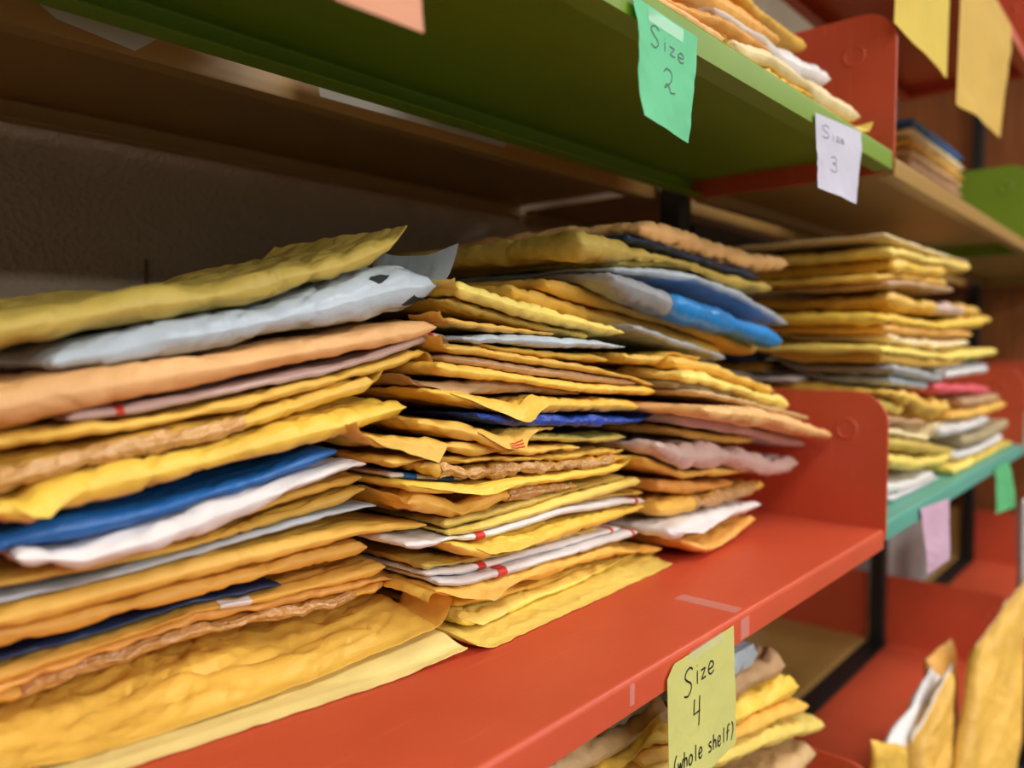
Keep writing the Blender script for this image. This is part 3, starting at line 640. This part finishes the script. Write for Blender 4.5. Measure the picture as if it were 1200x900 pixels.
FAR2 = [
 (PM, 'light yellow mailer above the green sign', 'yellow', [(1118, 554), (1145, 545), (1193, 523)], 15, 0, {}),
 (PO, 'white mailer', 'white', [(1122, 535), (1150, 527), (1175, 512)], 9, .001, {}),
 (PM, 'tan cardboard mailer', 'card', [(1130, 518), (1155, 512), (1182, 496)], 12, .001, dict(rough=.2, edge='flat')),
 (PO, 'white folded mailer', 'white', [(1104, 507), (1140, 500), (1160, 492)], 12, .001, {}),
 (PM, 'gold mailer', 'gold', [(1116, 489), (1150, 484), (1180, 474)], 12, 0, {}),
 (PO, 'grey-brown mailer', 'brown', [(1130, 473), (1155, 470), (1172, 466)], 12, .001, {}),
 (EN, 'pinkish red envelope', 'pink', [(1098, 455), (1120, 456), (1140, 457), (1160, 457)], 12, .003, {}),
 (PO, 'pale crumpled mailer', 'white', [(1110, 440), (1135, 436), (1158, 432)], 11, .002, {}),
]
run([(FAR, 'far', .272, .19, 'far stack', 1.80), (FAR2, 'far', .262, .18, 'small pile at far right', 1.80)])

# ---- lower shelf, bottom centre
for i in range(9):
    z = -.62 + .0115 + .0225 * i
    mailer('low', 'padded_mailer', '%s padded mailer, %s from bottom of the low stack beneath' % (['golden', 'tan', 'yellow', 'orange', 'golden', 'mustard', 'yellow', 'golden', 'tan'][i], ORD[i]), ['gold', 'tan', 'yellow', 'orange', 'gold', 'dull', 'yellow', 'gold', 'tan'][i],
           None, 0, 0, depth=.17, world=[(.50 + .006 * (i % 3), .292, z), (.82 - .005 * (i % 2), .288, z)], T=.022, res=.6, group='mailers in the low stacks under the red shelf', cat='padded mailer')
LOW = [
 (PM, 'kraft mailer right of the pale green sign', 'yellow', [(760, 915), (850, 892), (905, 868), (966, 850)], 26, 0, dict(rough=1)),
 (PM, 'gold kraft mailer with small white dot', 'gold', [(755, 900), (850, 872), (900, 848), (948, 828)], 20, .0, dict(rough=1)),
 (PM, 'folded bright yellow mailer', 'bright', [(750, 880), (858, 850), (900, 830), (936, 803)], [18, 30, 40, 34], .004, dict(rough=1.8)),
 (PO, 'brown paper bag mailer with dark creases', 'brown', [(760, 855), (860, 812), (890, 795), (922, 780)], 34, .006, dict(rough=1.6)),
 (EN, 'flat pale blue-grey mailer', 'silver', [(790, 815), (860, 782), (888, 765)], 26, .004, dict(rough=.2, edge='flat')),
]
run([(LOW, 'low', .286, .16, 'low stack', ROOM_X)])
# crumpled silver bag left of the sign
for i in range(9):
    z = -.62 + .0115 + .0225 * i
    mailer('low', 'padded_mailer', '%s mailer, %s from bottom of the low stack under the silver bag' % (['tan', 'golden', 'mustard'][i % 3], ORD[i]), ['tan', 'gold', 'dull'][i % 3],
           None, 0, 0, depth=.16, world=[(.20 + .004 * (i % 3), .300, z), (.47 - .004 * (i % 2), .300, z)], T=.022, res=.6, group='mailers in the low stacks under the red shelf', cat='padded mailer')
run([([(PM, 'yellow mailer just left of the pale green sign', 'bright', [(640, 960), (720, 905), (778, 880)], 30, 0, {}),
     (PO, 'tan poly mailer under the crumpled silver bag', 'tan', [(600, 945), (700, 890), (782, 850)], 30, .002, {}),
     (PO, 'crumpled translucent silver bag with ribbed seam', 'grey', [(560, 945), (640, 885), (700, 850), (780, 806)], [50, 60, 60, 50], .0, dict(rough=3.0))], 'low', .286, .15, 'low bottom-centre stack', ROOM_X)])

# ---- green shelf, top
for i in range(6):  # unseen stack, added to block lamp light from reaching the tan back shelf
    z = .21 + .012 + .024 * i
    mailer('up', 'padded_mailer', '%s padded mailer %s in the unseen light-blocking stack at the camera end of green shelf' % (['golden', 'tan', 'yellow', 'orange', 'mustard', 'golden'][i], ORD[i]), ['gold', 'tan', 'yellow', 'orange', 'dull', 'gold'][i],
           None, 0, 0, depth=.21, world=[(.05, .272 + .004 * (i % 2), z), (.33 + .008 * (i % 3), .272, z)], T=.023, res=.6, group='unseen light-blocking mailers at the camera end of the green shelf', cat='padded mailer')
for i in range(2):
    z = .21 + .009 + .018 * i
    mailer('up', 'padded_mailer', '%s padded mailer flat on the green shelf, %s in its stack' % (['golden', 'yellow', 'orange'][i], ORD[i]), ['gold', 'yellow', 'orange'][i],
           None, 0, 0, depth=.17, world=[(.46, .33 + .003 * i, z), (.84 - .02 * i, .33, z)], T=.017, res=.7, group='mailers in the green shelf stack', cat='padded mailer')
run([([(PO, 'thin white crumpled mailer along the green shelf lip', 'white', [(750, -4), (790, 15), (830, 40), (858, 60), (882, 77)], 7, -.004, dict(rough=1.4, depth=.05)),
     (PM, 'gold mailer just above the green sign', 'peach', [(735, -25), (760, -8), (800, 14), (850, 46)], 16, .004, dict(rough=.8)),
     (PM, 'gold mailer just above the white sign', 'yellow', [(875, 88), (915, 105), (960, 132), (1016, 154)], 11, -.002, dict(rough=1.2, flap=(1, .012, .01, .25))),
     (PM, 'gold mailer with pointed paper corner', 'gold', [(850, 72), (890, 86), (925, 98), (950, 112)], 12, .004, dict(rough=2, torn=1)),
     (PO, 'cream-white mailer with wrinkled edge', 'cream', [(862, 52), (915, 78), (960, 108), (1008, 136)], [14, 30, 30, 20], .002, dict(rough=1)),
     (PM, 'orange kraft mailer bent under white mailer', 'orange', [(755, -14), (800, 10), (850, 26), (905, 60)], 14, .02, dict(rough=1)),
     (PO, 'white padded mailer with frilly right end', 'white', [(838, 26), (862, 38), (900, 55), (940, 78), (974, 92)], [18, 38, 36, 24], .022, dict(rough=1.3)),
     (PM, 'orange-brown kraft mailer with raised flap', 'orange', [(760, -40), (830, -8), (880, 22), (915, 46)], 24, .035, dict(rough=1.4)),
     (PM, 'golden kraft mailer leaning back near the red bracket', 'gold', [(800, -50), (860, -15), (905, 22), (946, 55)], 16, .045, dict(rough=1))],
    'up', .268, .16, 'green shelf stack', ROOM_X)])
# ---- tan shelf, upper right
for i in range(9):
    z = .205 + .009 + .0168 * i
    mailer('farup', 'padded_mailer', '%s mailer %s in the blurred stack beside the hanging yellow papers' % (['brown', 'tan', 'golden', 'mustard', 'brown', 'tan', 'golden', 'cream', 'dark teal-blue'][i], ORD[i]), ['brown', 'tan', 'gold', 'dull', 'brown', 'tan', 'gold', 'cream', 'blue'][i],
           None, 0, 0, depth=.12, world=[(1.30 + .004 * i, .335, z), (1.68 - .006 * (i % 3), .335, z)], T=.016, res=.5, group='mailers in the blurred stack on the tan shelf', cat='padded mailer')

# ---- standing mailers, bottom right: upright plates with thickness and folds
def plate(name, label, mat, c00, c10, c11, c01, T, cat='padded mailer', rough=1., curl=0., lining=None):
    """mailer standing on edge: corners bottom-front, bottom-back, top-back, top-front"""
    SEED[0] += 17; sd = SEED[0]
    a = np.linspace(0, 1, 40); A, Bq = np.meshgrid(a, a, indexing='ij')
    c = [np.array(q, float) for q in (c00, c10, c11, c01)]
    Pm = c[0] * ((1 - A) * (1 - Bq))[..., None] + c[1] * (A * (1 - Bq))[..., None] + c[2] * (A * Bq)[..., None] + c[3] * ((1 - A) * Bq)[..., None]
    nrm = np.cross(c[1] - c[0], c[3] - c[0]); nrm = nrm / np.linalg.norm(nrm)
    dsp = rough * (.0025 * vnoise(A * 4, Bq * 5, sd) + .001 * vnoise(A * 11, Bq * 13, sd + 1)) + curl * Bq ** 3
    e = lambda q: np.sqrt(np.clip(1 - (1 - np.clip(q / .12, 0, 1)) ** 2, 0, 1))
    h = T / 2 * e(A) * e(1 - A) * e(Bq) * e(1 - Bq) * (1 + .25 * vnoise(A * 6, Bq * 7, sd + 2)) + .0004
    Pm = Pm + nrm * dsp[..., None]
    Pm[..., 2] += .0015 * vnoise(A * 9, Bq * 0 + 1, sd + 4) * Bq
    o = shell(name, Pm + nrm * h[..., None], Pm - nrm * h[..., None], mat)
    tag(o, label, cat)
    if lining:
        k = 6
        Q = np.stack([Pm[:, -1] + nrm * (h[:, -1] + .0008)[:, None] * s for s in (1, -1)], 1)
        up = np.array([0, 0, 1.]) * .008 * (1 + .5 * vnoise(a * 14, a * 0, sd + 6))[:, None]
        G = np.stack([Q[:, 0] - [0, 0, .002], Q[:, 0] + up, Q[:, 1] + up * .7, Q[:, 1] - [0, 0, .002]], 1)
        q = shell('lining', G, G - nrm * .0004, lining, o); q['label'] = 'white inner lining'
    return o
plate('padded_mailer', 'tall kraft mailer standing upright at the bottom right corner', 'gold', (1.17, .238, -.648), (1.34, .18, -.648), (1.46, .19, -.37), (1.32, .232, -.45), .02, lining='tan')
plate('padded_mailer', 'open kraft mailer with white lining standing left of the tall one', 'gold', (1.09, .262, -.648), (1.20, .25, -.648), (1.27, .255, -.47), (1.14, .272, -.535), .024, lining='white')
plate('padded_mailer', 'short kraft mailer leaning at the front of the standing group', 'gold', (1.01, .29, -.648), (1.07, .262, -.648), (1.07, .262, -.51), (.985, .28, -.475), .012)
plate('poly_mailer', 'white crumpled mailer leaning between the standing kraft ones', 'white', (1.10, .29, -.648), (1.25, .275, -.648), (1.30, .275, -.468), (1.09, .292, -.53), .014, cat='poly mailer', rough=1.6)
plate('padded_mailer', 'orange-yellow mailer with folded top beside the tall kraft one', 'orange', (1.26, .272, -.648), (1.34, .26, -.648), (1.37, .262, -.46), (1.27, .275, -.465), .018, curl=-.012)
# far, through the gap under the teal shelf
plate('poly_mailer', 'white mailer hanging at the right frame edge under the teal shelf', 'white', (2.02, .262, -.645), (2.26, .258, -.645), (2.28, .262, -.36), (2.0, .27, -.33), .03, cat='poly mailer')
def carton(x0, y0, z0, x1, y1, z1, label, m):
    r = tag(empty('carton', ((x0 + x1) / 2, (y0 + y1) / 2, z0)), label, 'box')
    MB().box(x0, y0, z0, x1, y1, z1).build('box_body', m, r, bevel=.003)
    MB().box(x0 - .0005, (y0 + y1) / 2 - .025, z1 - .05, x1 + .0005, (y0 + y1) / 2 + .025, z1 + .0006).build('packing_tape', node_mat('packing_tape', (196, 160, 110), .2), r)
    return r
carton(2.0, .545, -.6495, 2.5, .76, -.42, 'grey cardboard carton on the far low shelf', node_mat('grey_carton', (172, 166, 164), .8, mottling=.06))
carton(2.0, .545, -.1995, 2.6, .765, .1, 'brown cardboard carton on the far shelf beyond the stack', node_mat('brown_carton', (190, 120, 62), .8, mottling=.06))

# ------------------------------------------------------------------ paper signs with handwriting
def bez(p0, p1, p2, n=10):
    return [((1 - t) ** 2 * p0[0] + 2 * t * (1 - t) * p1[0] + t * t * p2[0], (1 - t) ** 2 * p0[1] + 2 * t * (1 - t) * p1[1] + t * t * p2[1]) for t in [i / n for i in range(n + 1)]]
def cr(pts, n=6):
    out = []
    P_ = [pts[0]] + list(pts) + [pts[-1]]
    for i in range(1, len(P_) - 2):
        for k in range(n):
            t = k / n
            out.append(tuple(.5 * (2 * P_[i][d] + (P_[i + 1][d] - P_[i - 1][d]) * t + (2 * P_[i - 1][d] - 5 * P_[i][d] + 4 * P_[i + 1][d] - P_[i + 2][d]) * t * t + (3 * P_[i][d] - P_[i - 1][d] - 3 * P_[i + 1][d] + P_[i + 2][d]) * t ** 3) for d in (0, 1)))
    out.append(tuple(pts[-1])); return out
G = {  # strokes in a unit cell, y down
 'S': [cr([(.85, .12), (.6, .0), (.25, .08), (.15, .28), (.4, .45), (.7, .6), (.75, .82), (.45, 1.0), (.1, .92)])],
 'i': [[(.5, .38), (.5, 1.)], [(.5, .12), (.53, .16)]],
 'z': [[(.15, .4), (.8, .4), (.2, 1.0), (.85, .98)]],
 'e': [cr([(.15, .7), (.75, .66), (.7, .42), (.4, .36), (.15, .6), (.2, .88), (.5, 1.0), (.85, .9)])],
 '2': [cr([(.1, .22), (.35, .0), (.75, .1), (.7, .42), (.35, .75), (.1, .92), (.25, .72), (.5, .85), (.6, 1.0), (.95, .95)])],
 '3': [cr([(.15, .1), (.5, .0), (.8, .15), (.65, .38), (.35, .45), (.75, .55), (.85, .82), (.5, 1.0), (.1, .9)])],
 '4': [[(.2, .0), (.12, .5), (.85, .5)], [(.8, .0), (.72, 1.0)]],
 '(': [cr([(.7, -.05), (.35, .3), (.35, .8), (.6, 1.2)])], ')': [cr([(.3, -.1), (.65, .3), (.65, .8), (.35, 1.2)])],
 'w': [cr([(.0, .4), (.15, .95), (.45, .55), (.65, .95), (1., .4)])],
 'h': [[(.2, .0), (.2, 1.)], cr([(.2, .65), (.5, .42), (.75, .6), (.78, 1.)])],
 'o': [cr([(.5, .4), (.15, .6), (.25, .95), (.65, .98), (.85, .65), (.5, .4)])],
 'l': [[(.5, .0), (.5, 1.)]],
 's': [cr([(.8, .45), (.4, .38), (.25, .55), (.7, .75), (.65, .98), (.15, .95)])],
 'f': [cr([(.85, .05), (.5, .0), (.4, .3), (.38, 1.05)]), [(.12, .45), (.75, .42)]],
}
def sign(name_l, paper_m, TL, TR, BR, BL, texts, ink=(25, 20, 30), wpen=.0011, bend=None, tape=True, thick=.0003, wob=1., cut=0, tape_top=None):
    SEED[0] += 7; sd = SEED[0]
    TL, TR, BR, BL = [np.array(q, float) for q in (TL, TR, BR, BL)]
    def pos(u, v, off=0.):
        u = np.asarray(u, float); v = np.asarray(v, float)
        p = TL * ((1 - u) * (1 - v))[..., None] + TR * (u * (1 - v))[..., None] + BR * (u * v)[..., None] + BL * ((1 - u) * v)[..., None]
        d = wob * (.0010 * vnoise(u * 2.3, v * 2.5, sd) + .0004 * np.abs(vnoise(u * 5 + v * 2, v * 6 - u * 2, sd + 1))) * np.clip(v * 4, 0, 1)
        if bend is not None: d = d + bend(u, v)
        p[..., 1] -= np.maximum(d, 0 * d - .0) + .0004 + off
        return p
    n = 30; u, v = np.meshgrid(np.linspace(0, 1, n), np.linspace(0, 1, n), indexing='ij')
    if cut: v = np.where((u < cut) & (v < cut), np.maximum(v, (cut - u) * .9), v)
    A = pos(u, v); Bk = A.copy(); Bk[..., 1] += thick
    o = shell('paper_sign', A, Bk, paper_m); tag(o, name_l, 'paper sign')
    im = node_mat('ink', ink, .5, var=0, mottling=0)
    wid = np.linalg.norm(TR - TL); hei = np.linalg.norm(BL - TL)
    V = []; Fc = []
    def stroke(pts):
        pts = np.array(pts); k = len(pts)
        fine = []
        for i in range(k - 1):
            for t in np.linspace(0, 1, 4, endpoint=False): fine.append(pts[i] * (1 - t) + pts[i + 1] * t)
        fine.append(pts[-1]); pts = np.array(fine)
        q = pts * [wid, hei]; d = np.gradient(q, axis=0); nn = np.stack([-d[:, 1], d[:, 0]], 1); nn /= np.linalg.norm(nn, axis=1)[:, None] + 1e-9
        l = (q + nn * wpen / 2) / [wid, hei]; r = (q - nn * wpen / 2) / [wid, hei]
        a = pos(l[:, 0], l[:, 1], .00025); b = pos(r[:, 0], r[:, 1], .00025); o0 = len(V)
        for x, y in zip(a, b): V.append(x); V.append(y)
        for i in range(len(a) - 1): Fc.append((o0 + 2 * i, o0 + 2 * i + 1, o0 + 2 * i + 3, o0 + 2 * i + 2))
    for (ch, x, y, cw, chh, sl) in texts:
        for st in G[ch]: stroke([(x + cw * (px - sl * (py - .5)), y + chh * py) for px, py in st])
    if V:
        p = mesh('handwriting', V, Fc, im, o)
    if tape_top:
        t0, t1, a, b = tape_top
        u2, v2 = np.meshgrid(np.linspace(t0, t1, 8), np.linspace(a, b, 5), indexing='ij'); q = pos(u2, v2, .0006); bk = q.copy(); bk[..., 1] += .0002
        shell('clear_tape', q, bk, TAPE, o)
    return o
TAPE = bpy.data.materials.new('clear_tape'); TAPE.use_nodes = True
nt = TAPE.node_tree; b_ = nt.nodes['Principled BSDF']; b_.inputs['Base Color'].default_value = (.9, .9, .88, 1); b_.inputs['Roughness'].default_value = .15; b_.inputs['Alpha'].default_value = .10
def sheet_paper(name, rgb): return node_mat(name, rgb, .75, .3, var=0, mottling=.04, crease=.12, crease_scale=40, transl=.3)
def word(s, x0, y0, cw, ch, gap=1.12, sl=.0, dy=0):
    return [(c, x0 + i * cw * gap, y0 + i * dy, cw, ch, sl) for i, c in enumerate(s) if c != ' ']
PG = sheet_paper('pale_green_yellow_paper', (228, 226, 140))
Y_ = .2478
W4 = [('S', .21, .10, .15, .20, .1), ('i', .37, .10, .08, .16, .05), ('z', .45, .13, .10, .12, 0), ('e', .56, .11, .12, .15, 0), ('4', .33, .36, .13, .22, .1)]
W4 += word('(whole', .05, .665, .068, .12, 1.03, .1, .01) + word('shelf)', .545, .74, .068, .12, 1.03, .1, .01)
sign('pale yellow-green paper sign reading Size 4 (whole shelf) on the red shelf edge', PG, (.4365, Y_, -.2055), (.5325, Y_, -.2035), (.534, Y_ - .002, -.291), (.436, Y_ - .003, -.297), W4, wpen=.0013, wob=1, cut=.09, tape_top=(.3, .8, -.02, .06))
SG = sheet_paper('mint_green_paper', (128, 222, 172))
# mint sign: bottom swings a little towards the aisle
p = lambda x, y, Y: tuple(on_plane(x, y, Y))
sign('mint green paper sign reading Size 2 on the green shelf edge', SG, p(741, -6, .247), p(817, 44, .247), p(806, 168, .243), p(751, 136, .238),
     [('S', .22, .15, .17, .19, 0), ('i', .42, .19, .08, .13, 0), ('z', .52, .20, .13, .12, 0), ('e', .67, .20, .14, .13, 0), ('2', .42, .46, .22, .20, 0)], ink=(50, 70, 75), wpen=.0009, wob=2.2, tape_top=(.2, .75, .02, .14))
sign('white paper sign reading Size 3 near the end of the green shelf', sheet_paper('white_note_paper', (226, 224, 240)), p(955, 132, .2475), p(1009, 155, .2475), p(1003, 239, .243), p(958, 220, .243),
     [('S', .10, .12, .2, .17, 0), ('i', .31, .17, .06, .12, 0), ('z', .38, .18, .11, .1, 0), ('e', .48, .18, .11, .1, 0), ('3', .28, .5, .2, .2, 0)], ink=(95, 92, 112), wpen=.0009, wob=2)
sign('salmon pink paper sign hanging from the green shelf at the top edge', sheet_paper('salmon_paper', (246, 184, 150)), p(388, -95, .247), p(488, -55, .247), p(496, 39, .243), p(392, -1, .243), [], wob=1)
sign('pink paper sign hanging from the teal shelf', sheet_paper('pink_note_paper', (226, 190, 214)), p(1078, 596, .2475), p(1112, 584, .2475), p(1111, 656, .243), p(1086, 673, .241), [], wob=3)
sign('bright green paper sign on the teal shelf at right', sheet_paper('green_note_paper', (110, 205, 140)), p(1166, 548, .2475), p(1182, 540, .2475), p(1189, 594, .244), p(1165, 602, .242), [], wob=3)
sign('yellow paper sheet hanging from the top right red shelf', sheet_paper('yellow_note_paper', (238, 214, 100)), (.897, .2475, .535), (1.135, .2475, .535), p(1109, 92, .246), p(1046, 27, .246), [], wob=3)
sign('longer yellow sheet with curled-up bottom, at the top right', sheet_paper('mustard_note_paper', (232, 196, 100)), (1.195, .2475, .535), (1.56, .2475, .535), p(1170, 162, .24), p(1120, 122, .24), [], wob=6)
# curled scrap papers seen in the gap behind the green shelf
sign('white paper corner drooping behind the green shelf at top left', sheet_paper('white_scrap', (225, 222, 216)), (.10, .512, .245), (.27, .512, .222), p(158, 60, .512), p(66, 22, .512), [], wob=1)
sign('long white paper edge drooping behind the green shelf', sheet_paper('white_scrap_b', (225, 222, 216)), (.36, .512, .222), (.58, .512, .225), p(592, 173, .512), p(375, 113, .512), [], wob=1)
# loose tape strips on the red shelf front
tp = tag(empty('tape_strip', (.40, .247, -.215)), 'scrap of clear tape on the red shelf lip left of the sign', 'tape')
q = MB().box(.395, .2488, -.216, .400, .2491, -.203); q.build('tape_film', TAPE, tp)
tp = tag(empty('tape_strip', (.565, .26, -.2)), 'clear tape strip on the red shelf edge right of the sign', 'tape')
q = MB().box(.548, .2487, -.2195, .562, .2491, -.204); q.box(.548, .254, -.1999, .562, .305, -.1996); q.build('tape_film', TAPE, tp)
# thin crack-like cable on the wall
cb = tag(empty('wall_cord', (.33, .796, -.2)), 'thin brown cord down the wall behind the left stack', 'cord')
mbc = MB(); xw = on_plane(172, 330, .797)
mbc.cyl_z(xw[0], .797, .0016, -.2, xw[2] + .022, 10).build('cord', node_mat('brown_cord', (105, 75, 45), .7), cb)
